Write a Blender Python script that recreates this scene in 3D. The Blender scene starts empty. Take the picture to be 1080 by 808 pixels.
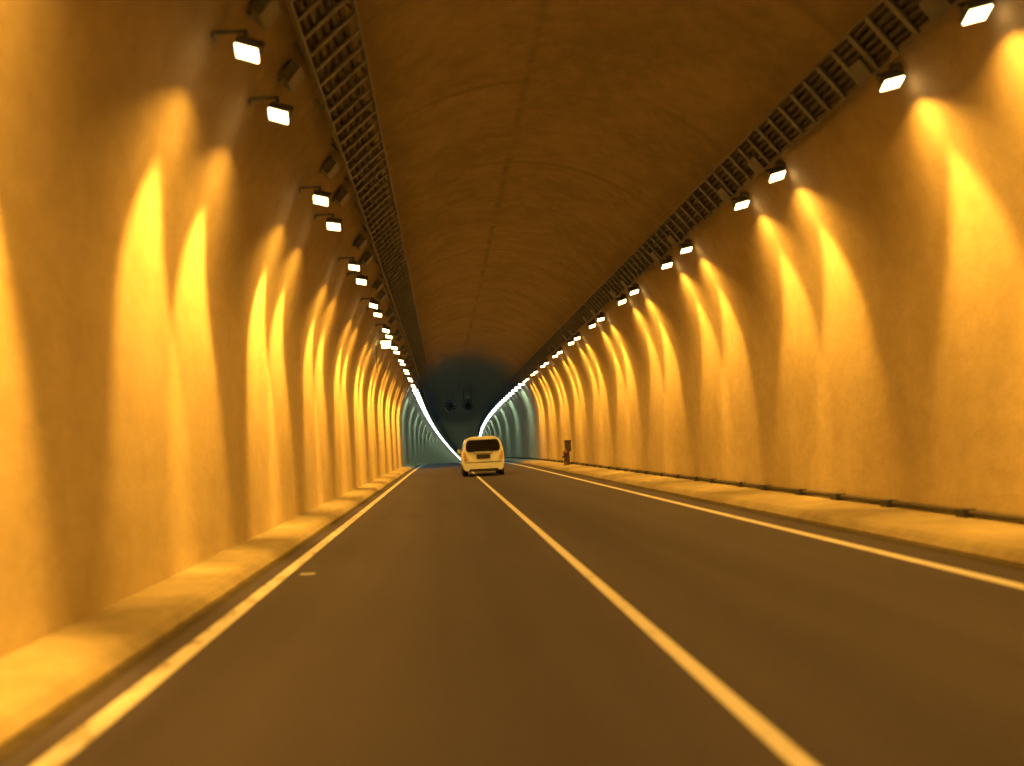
import bpy, bmesh, math, random
from mathutils import Vector, Matrix
random.seed(4)
S=bpy.context.scene
S.view_settings.view_transform='Standard'; S.view_settings.look='None'; S.view_settings.exposure=0
w=bpy.data.worlds.new("World"); S.world=w; w.use_nodes=True
nt=w.node_tree; bg=nt.nodes['Background']
sky=nt.nodes.new('ShaderNodeTexSky'); sky.sky_type='NISHITA'; sky.sun_disc=False
sky.sun_elevation=math.radians(1); sky.sun_rotation=math.radians(180)
nt.links.new(sky.outputs[0],bg.inputs[0]); bg.inputs[1].default_value=0.004

CAMH=1.3; C=1.71; HW=4.49; SPR=2.85
Y0,Y1=-24.0,460.0
def px(y): return 1.35e-4*max(0,y-88)**2
def pz(y): return -1.2e-4*max(0,y-50)**2
def P(x,y,z): return Vector((x+px(y),y,z+pz(y)))
COL=S.collection
def link(o,parent=None):
    COL.objects.link(o)
    if parent: o.parent=parent
    return o
def mesh_obj(name,verts,faces,mat,parent=None,smooth=False):
    me=bpy.data.meshes.new(name); me.from_pydata([tuple(v) for v in verts],[],faces); me.update()
    if mat: me.materials.append(mat)
    if smooth:
        for p in me.polygons: p.use_smooth=True
    return link(bpy.data.objects.new(name,me),parent)
def empty(name):
    e=bpy.data.objects.new(name,None); e.empty_display_size=.3; return link(e)
def ylist(a,b):
    ys=[];y=a
    while y<b-1e-6:
        ys.append(y); y+= 2.0 if y<40 else 3.0
    ys.append(b); return ys
def sweep(name,prof,a,b,mat,parent=None,smooth=False,close=False,ys=None):
    ys=ys or ylist(a,b); V=[];F=[];n=len(prof)
    for y in ys:
        for (x,z) in prof: V.append(P(x,y,z))
    m=n if close else n-1
    for i in range(len(ys)-1):
        for j in range(m):
            k=(j+1)%n
            F.append((i*n+j,i*n+k,(i+1)*n+k,(i+1)*n+j))
    return mesh_obj(name,V,F,mat,parent,smooth)

# ---------- materials
def newmat(name):
    m=bpy.data.materials.new(name); m.use_nodes=True
    return m,m.node_tree,m.node_tree.nodes['Principled BSDF']
def simple(name,col,rough=.6,metal=0,em=None,es=0,var=.12,scale=6):
    m,t,b=newmat(name)
    b.inputs['Roughness'].default_value=rough; b.inputs['Metallic'].default_value=metal
    tc=t.nodes.new('ShaderNodeTexCoord'); n=t.nodes.new('ShaderNodeTexNoise'); n.inputs['Scale'].default_value=scale; n.inputs['Detail'].default_value=1
    r=t.nodes.new('ShaderNodeValToRGB')
    r.color_ramp.elements[0].position=.3;r.color_ramp.elements[1].position=.7
    r.color_ramp.elements[0].color=(*[c*(1-var) for c in col],1); r.color_ramp.elements[1].color=(*[min(1,c*(1+var)) for c in col],1)
    t.links.new(tc.outputs['Object'],n.inputs['Vector']); t.links.new(n.outputs['Fac'],r.inputs['Fac']); t.links.new(r.outputs[0],b.inputs['Base Color'])
    if em:
        b.inputs['Emission Color'].default_value=(*em,1); b.inputs['Emission Strength'].default_value=es
        m.cycles.emission_sampling='NONE'
    return m
class NB:
    def __init__(s,t): s.t=t
    def n(s,ty,**k):
        x=s.t.nodes.new(ty)
        for a,v in k.items(): setattr(x,a,v)
        return x
    def math(s,op,a,b=None,c=None):
        x=s.n('ShaderNodeMath',operation=op)
        for i,v in enumerate([a,b,c]):
            if v is None: continue
            if isinstance(v,(int,float)): x.inputs[i].default_value=v
            else: s.t.links.new(v,x.inputs[i])
        return x.outputs[0]
    def noise(s,vec,scale,detail=4,rough=.55,mp=(1,1,1)):
        m=s.n('ShaderNodeMapping'); m.inputs['Scale'].default_value=mp
        s.t.links.new(vec,m.inputs['Vector'])
        x=s.n('ShaderNodeTexNoise'); x.inputs['Scale'].default_value=scale; x.inputs['Detail'].default_value=detail; x.inputs['Roughness'].default_value=rough
        s.t.links.new(m.outputs[0],x.inputs['Vector']); return x.outputs['Fac']
    def rng(s,v,a,b,c,d):
        x=s.n('ShaderNodeMapRange'); x.interpolation_type='SMOOTHSTEP'
        for i,q in enumerate([a,b,c,d]): x.inputs[i+1].default_value=q
        s.t.links.new(v,x.inputs[0]); return x.outputs[0]
    def mix(s,f,a,b):
        x=s.n('ShaderNodeMix',data_type='RGBA')
        if isinstance(f,(int,float)): x.inputs[0].default_value=f
        else: s.t.links.new(f,x.inputs[0])
        for i,v in ((6,a),(7,b)):
            if isinstance(v,tuple): x.inputs[i].default_value=(*v,1)
            else: s.t.links.new(v,x.inputs[i])
        return x.outputs[2]
def concrete(name,base,dark,rings=True,crown=None):
    m,t,b=newmat(name); N=NB(t)
    tc=N.n('ShaderNodeTexCoord').outputs['Object']
    sep=N.n('ShaderNodeSeparateXYZ'); t.links.new(tc,sep.inputs[0]); Yc=sep.outputs[1]; Zc=sep.outputs[2]
    blot=N.noise(tc,.6,3,.65); streak=N.noise(tc,1.6,2,.5,(1,1,.15))
    trowel=N.noise(tc,3.4,4,.78,(1,.8,1.2))
    f=N.math('MULTIPLY_ADD',blot,.45,N.math('MULTIPLY',streak,.18))
    f=N.math('MULTIPLY_ADD',trowel,.5,f)
    f=N.rng(f,.38,.76,0,1)
    c=N.mix(f,dark,base)
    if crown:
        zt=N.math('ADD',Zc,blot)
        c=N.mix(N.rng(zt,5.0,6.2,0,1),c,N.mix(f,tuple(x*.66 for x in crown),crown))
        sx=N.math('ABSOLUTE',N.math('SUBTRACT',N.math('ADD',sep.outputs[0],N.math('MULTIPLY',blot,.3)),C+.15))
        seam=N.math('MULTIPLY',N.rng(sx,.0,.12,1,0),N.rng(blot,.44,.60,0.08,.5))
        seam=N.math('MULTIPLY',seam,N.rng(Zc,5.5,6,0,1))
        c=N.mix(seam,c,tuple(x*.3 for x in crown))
    if rings:
        yy=N.math('ADD',Yc,N.math('MULTIPLY',trowel,.10))
        fr=N.math('ABSOLUTE',N.math('SUBTRACT',N.math('FRACT',N.math('DIVIDE',yy,5.0)),.5))
        ring=N.rng(fr,.0,.035,1,0)
        ring=N.math('MULTIPLY',ring,N.rng(blot,.42,.62,.03,.65))
        ring=N.math('MULTIPLY',ring,N.rng(Zc,5.0,6.3,0.0,1))
        c=N.mix(ring,c,tuple(x*.35 for x in dark))
    t.links.new(c,b.inputs['Base Color']); b.inputs['Roughness'].default_value=.9
    b.inputs['Specular IOR Level'].default_value=.2
    bp=N.n('ShaderNodeBump'); bp.inputs['Strength'].default_value=.3; bp.inputs['Distance'].default_value=.03
    t.links.new(trowel,bp.inputs['Height']); t.links.new(bp.outputs[0],b.inputs['Normal'])
    return m
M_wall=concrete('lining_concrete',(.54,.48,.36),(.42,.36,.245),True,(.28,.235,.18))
M_walk=concrete('walkway_concrete',(.31,.285,.22),(.20,.18,.135),False)
def asphalt():
    m,t,b=newmat('asphalt'); N=NB(t); tc=N.n('ShaderNodeTexCoord').outputs['Object']
    lg=N.noise(tc,.5,3,.6,(1,.18,1)); lane=N.noise(tc,1.1,2,.5,(1,.02,1)); fine=N.noise(tc,45,2,.7)
    f=N.math('MULTIPLY_ADD',lg,.45,N.math('MULTIPLY',lane,.7))
    c=N.mix(N.rng(f,.42,.72,0,1),(.032,.033,.075),(.054,.053,.110))
    c=N.mix(N.rng(fine,.45,.7,0,.5),c,(.078,.076,.13))
    t.links.new(c,b.inputs['Base Color'])
    b.inputs['Roughness'].default_value=.75; b.inputs['Specular IOR Level'].default_value=.3
    bp=N.n('ShaderNodeBump'); bp.inputs['Strength'].default_value=.4; bp.inputs['Distance'].default_value=.008
    t.links.new(fine,bp.inputs['Height']); t.links.new(bp.outputs[0],b.inputs['Normal']); return m
M_road=asphalt()
def paint(name,worn):
    m,t,b=newmat(name); N=NB(t); tc=N.n('ShaderNodeTexCoord').outputs['Object']
    a=N.noise(tc,5,4,.75,(1,.5,1))
    t.links.new(N.mix(N.rng(a,worn,worn+.16,0,1),(.26,.24,.20),(.62,.66,.80)),b.inputs['Base Color']); b.inputs['Roughness'].default_value=.6
    return m
M_paint=paint('road_paint',.27); M_worn=paint('worn_road_paint',.34)
M_galv=simple('galvanised_steel',(.13,.15,.21),.5,.2)
M_cable=simple('cable_sheath',(.045,.05,.07),.6)
M_house=simple('lamp_housing',(.12,.14,.21),.5,.2)
M_dark=simple('dark_steel',(.05,.045,.04),.7)

# ---------- tunnel lining
prof=[(C-HW,-.3),(C-HW,.8),(C-HW,1.6),(C-HW,2.3)]
for i in range(0,49):
    a=math.pi-math.pi*i/48
    prof.append((C+HW*math.cos(a),SPR+HW*math.sin(a)))
prof+=[(C+HW,2.3),(C+HW,1.6),(C+HW,.8),(C+HW,-.3)]
tunnel=sweep('tunnel_lining',prof,Y0,Y1,M_wall,smooth=True)
def flat(name,x0,x1,z,a,b,mat,parent=None,nx=1):
    return sweep(name,[(x0+(x1-x0)*i/nx,z) for i in range(nx+1)],a,b,mat,parent)
g=mesh_obj('ground',[(-600,-200,-32),(600,-200,-32),(600,900,-32),(-600,900,-32)],[(0,1,2,3)],M_dark)
road=flat('road',-2.6,5.6,0,Y0,Y1,M_road,nx=4)
lines=empty('road_markings')
flat('left_edge_line',-1.87,-1.73,.004,Y0,Y1,M_worn,lines)
flat('centre_line',1.27,1.37,.004,Y0,Y1,M_paint,lines)
flat('right_edge_line',4.28,4.42,.004,Y0,Y1,M_paint,lines)
flat('paint_scrap',-1.62,-1.46,.004,11.2,11.32,M_worn,lines)
KH=.12
LW=sweep('walkway',[(-2.12,-.05),(-2.13,.03),(-2.20,.09),(-2.27,KH),(C-HW-.05,KH+.03)],Y0,Y1,M_walk)
RW=sweep('walkway',[(C+HW+.05,KH+.03),(5.08,KH),(5.02,.09),(4.95,.03),(4.94,-.05)],Y0,Y1,M_walk)
M_gut=simple('gutter_dirt',(.035,.03,.025),.9,var=.4)
gl=empty('gutter'); flat('left_gutter',-2.13,-2.03,.005,Y0,Y1,M_gut,gl); flat('right_gutter',4.80,4.95,.005,Y0,Y1,M_gut,gl)
def tube(name,xc,zc,r,a,b,mat,parent=None,n=8):
    return sweep(name,[(xc+r*math.cos(2*math.pi*i/n),zc+r*math.sin(2*math.pi*i/n)) for i in range(n)],a,b,mat,parent,True,True)
class Boxes:
    def __init__(s): s.V=[];s.F=[]
    def add(s,M,sx,sy,sz,taper=1):
        i=len(s.V)
        for z in (-1,1):
            k=taper if z<0 else 1
            for x,y in ((-1,-1),(1,-1),(1,1),(-1,1)): s.V.append(M@Vector((x*sx/2*k,y*sy/2*k,z*sz/2)))
        for f in ((0,3,2,1),(4,5,6,7),(0,1,5,4),(1,2,6,5),(2,3,7,6),(3,0,4,7)): s.F.append(tuple(i+q for q in f))
    def obj(s,name,mat,parent=None):
        return mesh_obj(name,s.V,s.F,mat,parent)
T=Matrix.Translation
pipe=empty('drain_pipe')
tube('pipe',C+HW-.07,KH+.08,.04,Y0,Y1,M_dark,pipe)
B=Boxes(); y=-20
while y<200:
    B.add(T(P(C+HW-.09,y+random.uniform(-.3,.3),KH+.07)),.15,random.uniform(.18,.34),.11,.8); y+=1.9
B.obj('clamps',M_cable,pipe)

# ---------- cable trays
def archpt(x,off):
    dx=x-C; r=HW-off; ang=math.acos(max(-1,min(1,dx/HW))); return (C+r*math.cos(ang),SPR+r*math.sin(ang))
def ladder(name,xa,xb,off):
    e=empty(name)
    pa=archpt(xa,off); pb=archpt(xb,off)
    d=Vector((pb[0]-pa[0],pb[1]-pa[1])); L=d.length; d/=L; nrm=Vector((-d[1],d[0]))
    if nrm[1]<0: nrm=-nrm
    for k,p in enumerate((pa,pb)):
        p=Vector(p); q=[p-d*.012-nrm*.05,p+d*.012-nrm*.05,p+d*.012+nrm*.05,p-d*.012+nrm*.05]
        sweep('side_rail_%d'%k,[(v[0],v[1]) for v in q],Y0,300,M_galv,e,close=True)
    B=Boxes(); H=Boxes(); mid=(Vector(pa)+Vector(pb))/2; ang=math.atan2(d[1],d[0]); y=-20
    n=0
    while y<150:
        B.add(T(P(mid[0],y,mid[1]))@Matrix.Rotation(-ang,4,'Y'),L-.03,.09,.03)
        if n%4==0:
            for p in (pa,pb):
                m=Vector(p)+nrm*off*.5
                H.add(T(P(m[0],y,m[1]))@Matrix.Rotation(-ang,4,'Y'),.03,.05,off)
        y+=.5;n+=1
    B.obj('rungs',M_galv,e); H.obj('hangers',M_galv,e)
    for k in range(5):
        c=Vector(pa)+d*L*(.14+.17*k)+nrm*.06
        tube('cable_%d'%k,c[0],c[1],.04+.008*(k%2),Y0,300,M_cable,e,6)
ladder('cable_tray',-1.48,-.88,.22)
ladder('cable_tray',5.0,5.36,.16)

# ---------- lamps
SOD=(1.0,.435,.045)
M_face=simple('sodium_lamp_glass',(.9,.8,.6),.3,em=(1,.66,.26),es=12)
M_cool=simple('fluorescent_tube',(.8,.9,.9),.3,em=(.80,1,.92),es=10)
LXL,LXR,LZ=-1.69,5.33,5.16
def lamp(x,y,side):
    e=empty('tunnel_floodlight'); e.location=P(x,y,LZ)
    jt=random.uniform(-.07,.07)
    R=Matrix.Rotation(math.radians(-side*14)+random.uniform(-.08,.08),4,'Y')@Matrix.Rotation(math.radians(-21)+jt,4,'X')
    h=Boxes(); h.add(R@T((0,0,.045)),.235,.20,.06,1.0); h.add(R@T((0,0,.095)),.17,.15,.05,1.25)
    h.obj('housing',M_house,e)
    f=Boxes(); f.add(R@T((0,0,.006)),.22,.185,.016); f.obj('glass',M_face,e)
    br=Boxes(); br.add(R@T((-.128,0,.08)),.012,.04,.15); br.add(R@T((.128,0,.08)),.012,.04,.15); br.add(R@T((0,0,.16)),.27,.05,.02)
    zz=.22; wall=math.sqrt(HW**2-(LZ+zz-SPR)**2); wx=(C-wall if side<0 else C+wall)-x
    br.add(T((wx/2,.02,zz)),abs(wx)+.04,.035,.035); br.add(T((0,.02,.185)),.05,.05,.05)
    br.add(T((wx,.02,zz)),.03,.12,.12)
    br.obj('bracket',M_house,e)
    bx=x-side*.05; az=archpt(bx,0)[1]-LZ
    bb=Boxes()
    ang=math.atan2(bx-C,archpt(bx,0)[1]-SPR)
    Rb=T((bx-x,.45,az))@Matrix.Rotation(ang,4,'Y')
    bb.add(Rb@T((0,0,-.11)),.24,.40,.14); bb.add(Rb@T((0,.0,-.025)),.30,.08,.03)
    bb.obj('ballast_box',M_house,e)
    k=1.45 if 3<y<7 else 1
    sp=bpy.data.lights.new('beam','SPOT'); sp.energy=(1850 if side<0 else 950)*random.uniform(.82,1.18)*(k if side<0 else 1); sp.color=SOD; sp.spot_size=math.radians(47 if side<0 else 50); sp.spot_blend=.62; sp.shadow_soft_size=.05
    so=link(bpy.data.objects.new('beam',sp),e); so.location=(side*.0,-.03,-.08)
    dirv=Vector((side*(.40 if side<0 else .30),random.uniform(-.04,.04),-1)); so.rotation_euler=dirv.to_track_quat('-Z','Y').to_euler()
    ar=bpy.data.lights.new('wash','AREA'); ar.shape='RECTANGLE'; ar.size=.20; ar.size_y=.16; ar.energy=88; ar.color=SOD; ar.spread=math.radians(144)
    ao=link(bpy.data.objects.new('wash',ar),e); ao.location=(0,-.02,-.05)
    ao.rotation_euler=Vector((side*-.08,.12,-1)).to_track_quat('-Z','Y').to_euler()
for n in range(-4,10):
    for k in (0,1.9):
        y=10+6*n+k
        lamp(LXL,y,-1); lamp(LXR,y,1)

# cool lamps beyond
for side,x in ((-1,LXL),(1,LXR)):
    e=empty('fluorescent_lamp_row')
    tb=Boxes(); hs=Boxes(); y=69
    while y<430:
        tb.add(T(P(x,y,LZ)),.34,.5,.09)
        hs.add(T(P(x,y,LZ+.08)),.38,.6,.06)
        hs.add(T(P(x,y,LZ+.3)),.05,.05,.36)
        y+=3.4 if y<120 else 4.0
    tb.obj('tubes',M_cool,e); hs.obj('housings',M_house,e)
    y=73
    while y<300:
        ar=bpy.data.lights.new('glow','AREA'); ar.shape='RECTANGLE'; ar.size=.2; ar.size_y=3; ar.energy=74; ar.color=(.58,1,.68); ar.spread=math.radians(150)
        ao=link(bpy.data.objects.new('glow',ar),e); ao.location=P(x,y,LZ-.06)
        y+=14

# ---------- jet fans
def fan(x,y):
    z=5.62; e=empty('jet_fan'); e.location=P(x,y,z)
    V=[];F=[];n=28
    pr=[(-1.6,.50),(-1.6,.58),(-1.3,.56),(1.3,.56),(1.6,.58),(1.6,.50),(1.3,.47),(-1.3,.47)]
    for (yy,r) in pr:
        for i in range(n): V.append((r*math.cos(2*math.pi*i/n),yy,r*math.sin(2*math.pi*i/n)))
    for j in range(len(pr)):
        k=(j+1)%len(pr)
        for i in range(n): F.append((j*n+i,j*n+(i+1)%n,k*n+(i+1)%n,k*n+i))
    mesh_obj('casing',V,F,M_galv,e,True)
    b=Boxes()
    for i in range(8):
        b.add(Matrix.Rotation(i*math.pi/4,4,'Y')@T((0,-1.0,.27))@Matrix.Rotation(.6,4,'Z'),.14,.02,.40)
    b.add(T((0,-.9,0)),.2,.5,.2)
    b.obj('impeller',M_dark,e)
    h=Boxes()
    for yy in (-1,1):
        for xx in (-.35,.35): h.add(T((xx,yy,.95)),.05,.05,1.1)
    h.obj('hangers',M_galv,e)
fan(C-.85,104); fan(C+.85,104)

# ---------- wall bracket lamp on the left
M_sign=simple('sign_lamp_glass',(.9,.6,.2),.4,em=(1,.66,.22),es=9)
e=empty('wall_lamp'); yy=37.0; e.location=P(-1.86,yy,5.02)
b=Boxes(); b.add(T((0,0,0)),.36,.22,.26,.8); b.obj('glass',M_sign,e)
b=Boxes(); b.add(T((0,0,.15)),.42,.28,.06); b.add(T((-.25,0,.08)),.3,.05,.05); b.obj('arm',M_galv,e)
ls=Boxes(); ls.add(T((-.36,0,-.45)),.03,.03,1.1); ls.obj('cable',M_dark,e)

# ---------- emergency phone cabinet on right walkway
M_red=simple('weathered_red_paint',(.07,.03,.025),.5)
e=empty('emergency_phone_post'); yy=49.5; e.location=P(5.88,yy,KH+.02)
b=Boxes(); b.add(T((0,0,.35)),.12,.12,.70); b.add(T((0,0,.02)),.26,.26,.04); b.obj('post',M_dark,e)
b=Boxes(); b.add(T((0,0,.86)),.28,.28,.50,.94); b.add(T((0,0,1.13)),.32,.34,.05); b.obj('cabinet',M_red,e)
b=Boxes(); b.add(T((0,-.15,.88)),.2,.02,.32); b.obj('door',M_dark,e)
e=empty('fire_hydrant'); e.location=P(5.62,yy-1.2,KH)
V=[];F=[];n=12; pr=[(0,.15),(.04,.15),(.05,.09),(.52,.09),(.54,.12),(.6,.12),(.68,.09),(.74,.03),(.80,.03)]
for (z,r) in pr:
    for i in range(n): V.append((r*math.cos(2*math.pi*i/n),r*math.sin(2*math.pi*i/n),z))
for j in range(len(pr)-1):
    for i in range(n): F.append((j*n+i,j*n+(i+1)%n,(j+1)*n+(i+1)%n,(j+1)*n+i))
F.append(tuple((len(pr)-1)*n+i for i in range(n)))
mesh_obj('barrel',V,F,M_red,e,True)
b=Boxes(); b.add(T((0,0,.40)),.34,.09,.09); b.add(T((0,-.1,.36)),.1,.1,.1); b.obj('outlets',M_dark,e)

# ---------- minivan
M_body=simple('white_car_paint',(.74,.84,1.0),.25,var=.01)
M_glass=simple('tinted_glass',(.012,.012,.014),.12,var=.1)
M_black=simple('black_plastic',(.02,.02,.02),.5)
M_tyre=simple('tyre_rubber',(.02,.02,.02),.85)
M_rim=simple('alloy_rim',(.5,.5,.52),.3,.8)
M_tail=simple('tail_lamp_lens',(.60,.38,.30),.2)
M_plate=simple('number_plate',(.03,.03,.03),.4)
M_chr=simple('chrome',(.7,.7,.7),.15,1)
van=empty('white_minivan'); VL=4.7
half=[(.24,.80),(.34,.885),(.55,.915),(.80,.92),(1.00,.915),(1.20,.88),(1.40,.83),(1.56,.775),(1.66,.70),(1.73,.56),(1.76,.35),(1.765,0)]
def lean(z): return 0 if z<.85 else .20*((z-.85)/.9)**1.6
def roof(t):
    if t<.66: return 1.765
    if t<.86: return 1.765-(t-.66)/.20*.72
    return 1.045-(t-.86)/.14*.24
def section(t):
    pts=[]; rz=roof(t)
    endk=1.0
    if t<.03: endk=.955+.045*math.sin(t/.03*math.pi/2)
    if t>.93: endk=1-.28*((t-.93)/.07)**2
    for z,hw in half:
        zz=z
        if zz>rz: zz=rz+(z-1.765)*.02
        pts.append((hw*endk,zz))
    return pts
ts=[0,.008,.02,.035,.08,.15,.25,.35,.45,.55,.62,.66,.70,.75,.80,.86,.90,.94,.97,1.0]
V=[];F=[]; m=len(half)*2-1
for t in ts:
    s=section(t)
    ring=[(x,z) for x,z in s]+[(-x,z) for x,z in reversed(s[:-1])]
    k=max(0,1-t/.35)
    for x,z in ring: V.append((x,t*VL+lean(z)*k,z))
for i in range(len(ts)-1):
    for j in range(m-1): F.append((i*m+j,(i+1)*m+j,(i+1)*m+j+1,i*m+j+1))
    F.append((i*m+m-1,(i+1)*m+m-1,(i+1)*m,i*m))
F.append(tuple(range(m))); F.append(tuple(reversed(range((len(ts)-1)*m,len(ts)*m))))
body=mesh_obj('body',V,F,M_body,van,True)
bv=body.modifiers.new('b','BEVEL'); bv.width=.025; bv.segments=2; bv.limit_method='ANGLE'; bv.angle_limit=math.radians(50)
def strip(name,rows,mat,off=.012):
    V=[];F=[]
    for z,a,b in rows: V+=[(a,lean(z)-off,z),(b,lean(z)-off,z)]
    for i in range(len(rows)-1): F.append((2*i,2*i+1,2*i+3,2*i+2))
    o=mesh_obj(name,V,F,mat,van); s=o.modifiers.new('s','SOLIDIFY'); s.thickness=.03; s.offset=0
    return o
strip('rear_window',[(1.10,-.66,.66),(1.16,-.74,.74),(1.3,-.75,.75),(1.45,-.72,.72),(1.56,-.67,.67),(1.60,-.60,.60)],M_glass)
strip('spoiler',[(1.63,-.64,.64),(1.68,-.62,.62),(1.70,-.58,.58)],M_body,.10)
for s in (-1,1):
    strip('tail_lamp_%s'%('l' if s<0 else 'r'),[(.72,s*.86,s*.74),(.85,s*.875,s*.74),(1.0,s*.875,s*.78),(1.08,s*.86,s*.80)],M_tail,.016)
    strip('reflector_%s'%('l' if s<0 else 'r'),[(.42,s*.80,s*.62),(.47,s*.80,s*.62)],M_tail,.03)
strip('bumper',[(.27,-.78,.78),(.34,-.85,.85),(.52,-.87,.87),(.58,-.86,.86)],M_body,.035)
strip('bumper_valance',[(.22,-.66,.66),(.33,-.62,.62)],M_black,.055)
strip('plate_recess',[(.78,-.30,.30),(.96,-.30,.30)],M_black,.020)
strip('number_plate',[(.81,-.22,.22),(.92,-.22,.22)],M_plate,.034)
strip('plate_garnish',[(.975,-.42,.42),(1.01,-.42,.42)],M_chr,.036)
strip('tailgate_seam',[(.612,-.80,.80),(.63,-.80,.80)],M_black,.0155)
b=Boxes(); b.add(T((.25,-.0,1.13))@Matrix.Rotation(.35,4,'Y'),.4,.02,.02); b.obj('wiper',M_black,van)
def sx(z):
    for i in range(len(half)-1):
        if half[i][0]<=z<=half[i+1][0]:
            u=(z-half[i][0])/(half[i+1][0]-half[i][0]); return half[i][1]*(1-u)+half[i+1][1]*u
for s in (-1,1):
    V=[];F=[]
    rows=[(1.10,.38,3.68),(1.20,.38,3.55),(1.30,.42,3.4),(1.40,.46,3.22),(1.52,.55,3.02)]
    for z,a,bq in rows: V+=[(s*(sx(z)+.008),a,z),(s*(sx(z)+.008),bq,z)]
    for i in range(len(rows)-1): F.append((2*i,2*i+1,2*i+3,2*i+2))
    mesh_obj('side_window',V,F,M_glass,van)
    b=Boxes(); b.add(T((s*1.0,3.35,1.12)),.14,.10,.2,.9); b.obj('mirror',M_body,van)
    for yy in (.85,3.75):
        V=[];F=[];n=24; pr=[(-.10,.20),(-.11,.30),(-.09,.325),(.09,.325),(.11,.30),(.10,.20)]
        for (xx,r) in pr:
            for i in range(n): V.append((s*.80+xx,yy+r*math.cos(2*math.pi*i/n),.325+r*math.sin(2*math.pi*i/n)))
        for j in range(len(pr)-1):
            for i in range(n): F.append((j*n+i,j*n+(i+1)%n,(j+1)*n+(i+1)%n,(j+1)*n+i))
        mesh_obj('tyre',V,F,M_tyre,van,True)
        b=Boxes()
        for q in range(5): b.add(T((s*.87,yy,.325))@Matrix.Rotation(q*math.pi*2/5,4,'X')@T((0,0,.1)),.03,.06,.2)
        b.obj('rim',M_rim,van)
b=Boxes(); b.add(T((0,2.2,.27)),1.3,4,.1); b.obj('underbody',M_black,van)
van.location=P(1.60,42.8,0.004); van.scale=(.94,.94,.93)

# ---------- camera
cam=bpy.data.cameras.new('camera'); co=link(bpy.data.objects.new('camera',cam)); S.camera=co
co.location=(0,0,CAMH); cam.sensor_width=36; cam.lens=36*1100/1080
cam.shift_x=72/1080; cam.shift_y=67/1080
cam.clip_end=2000; cam.clip_start=.05
ROLL=math.radians(3)
co.rotation_euler=(Matrix.Rotation(math.pi/2,4,'X')@Matrix.Rotation(-ROLL,4,'Z')).to_euler()
cam.dof.use_dof=True; cam.dof.focus_distance=42; cam.dof.aperture_fstop=.75
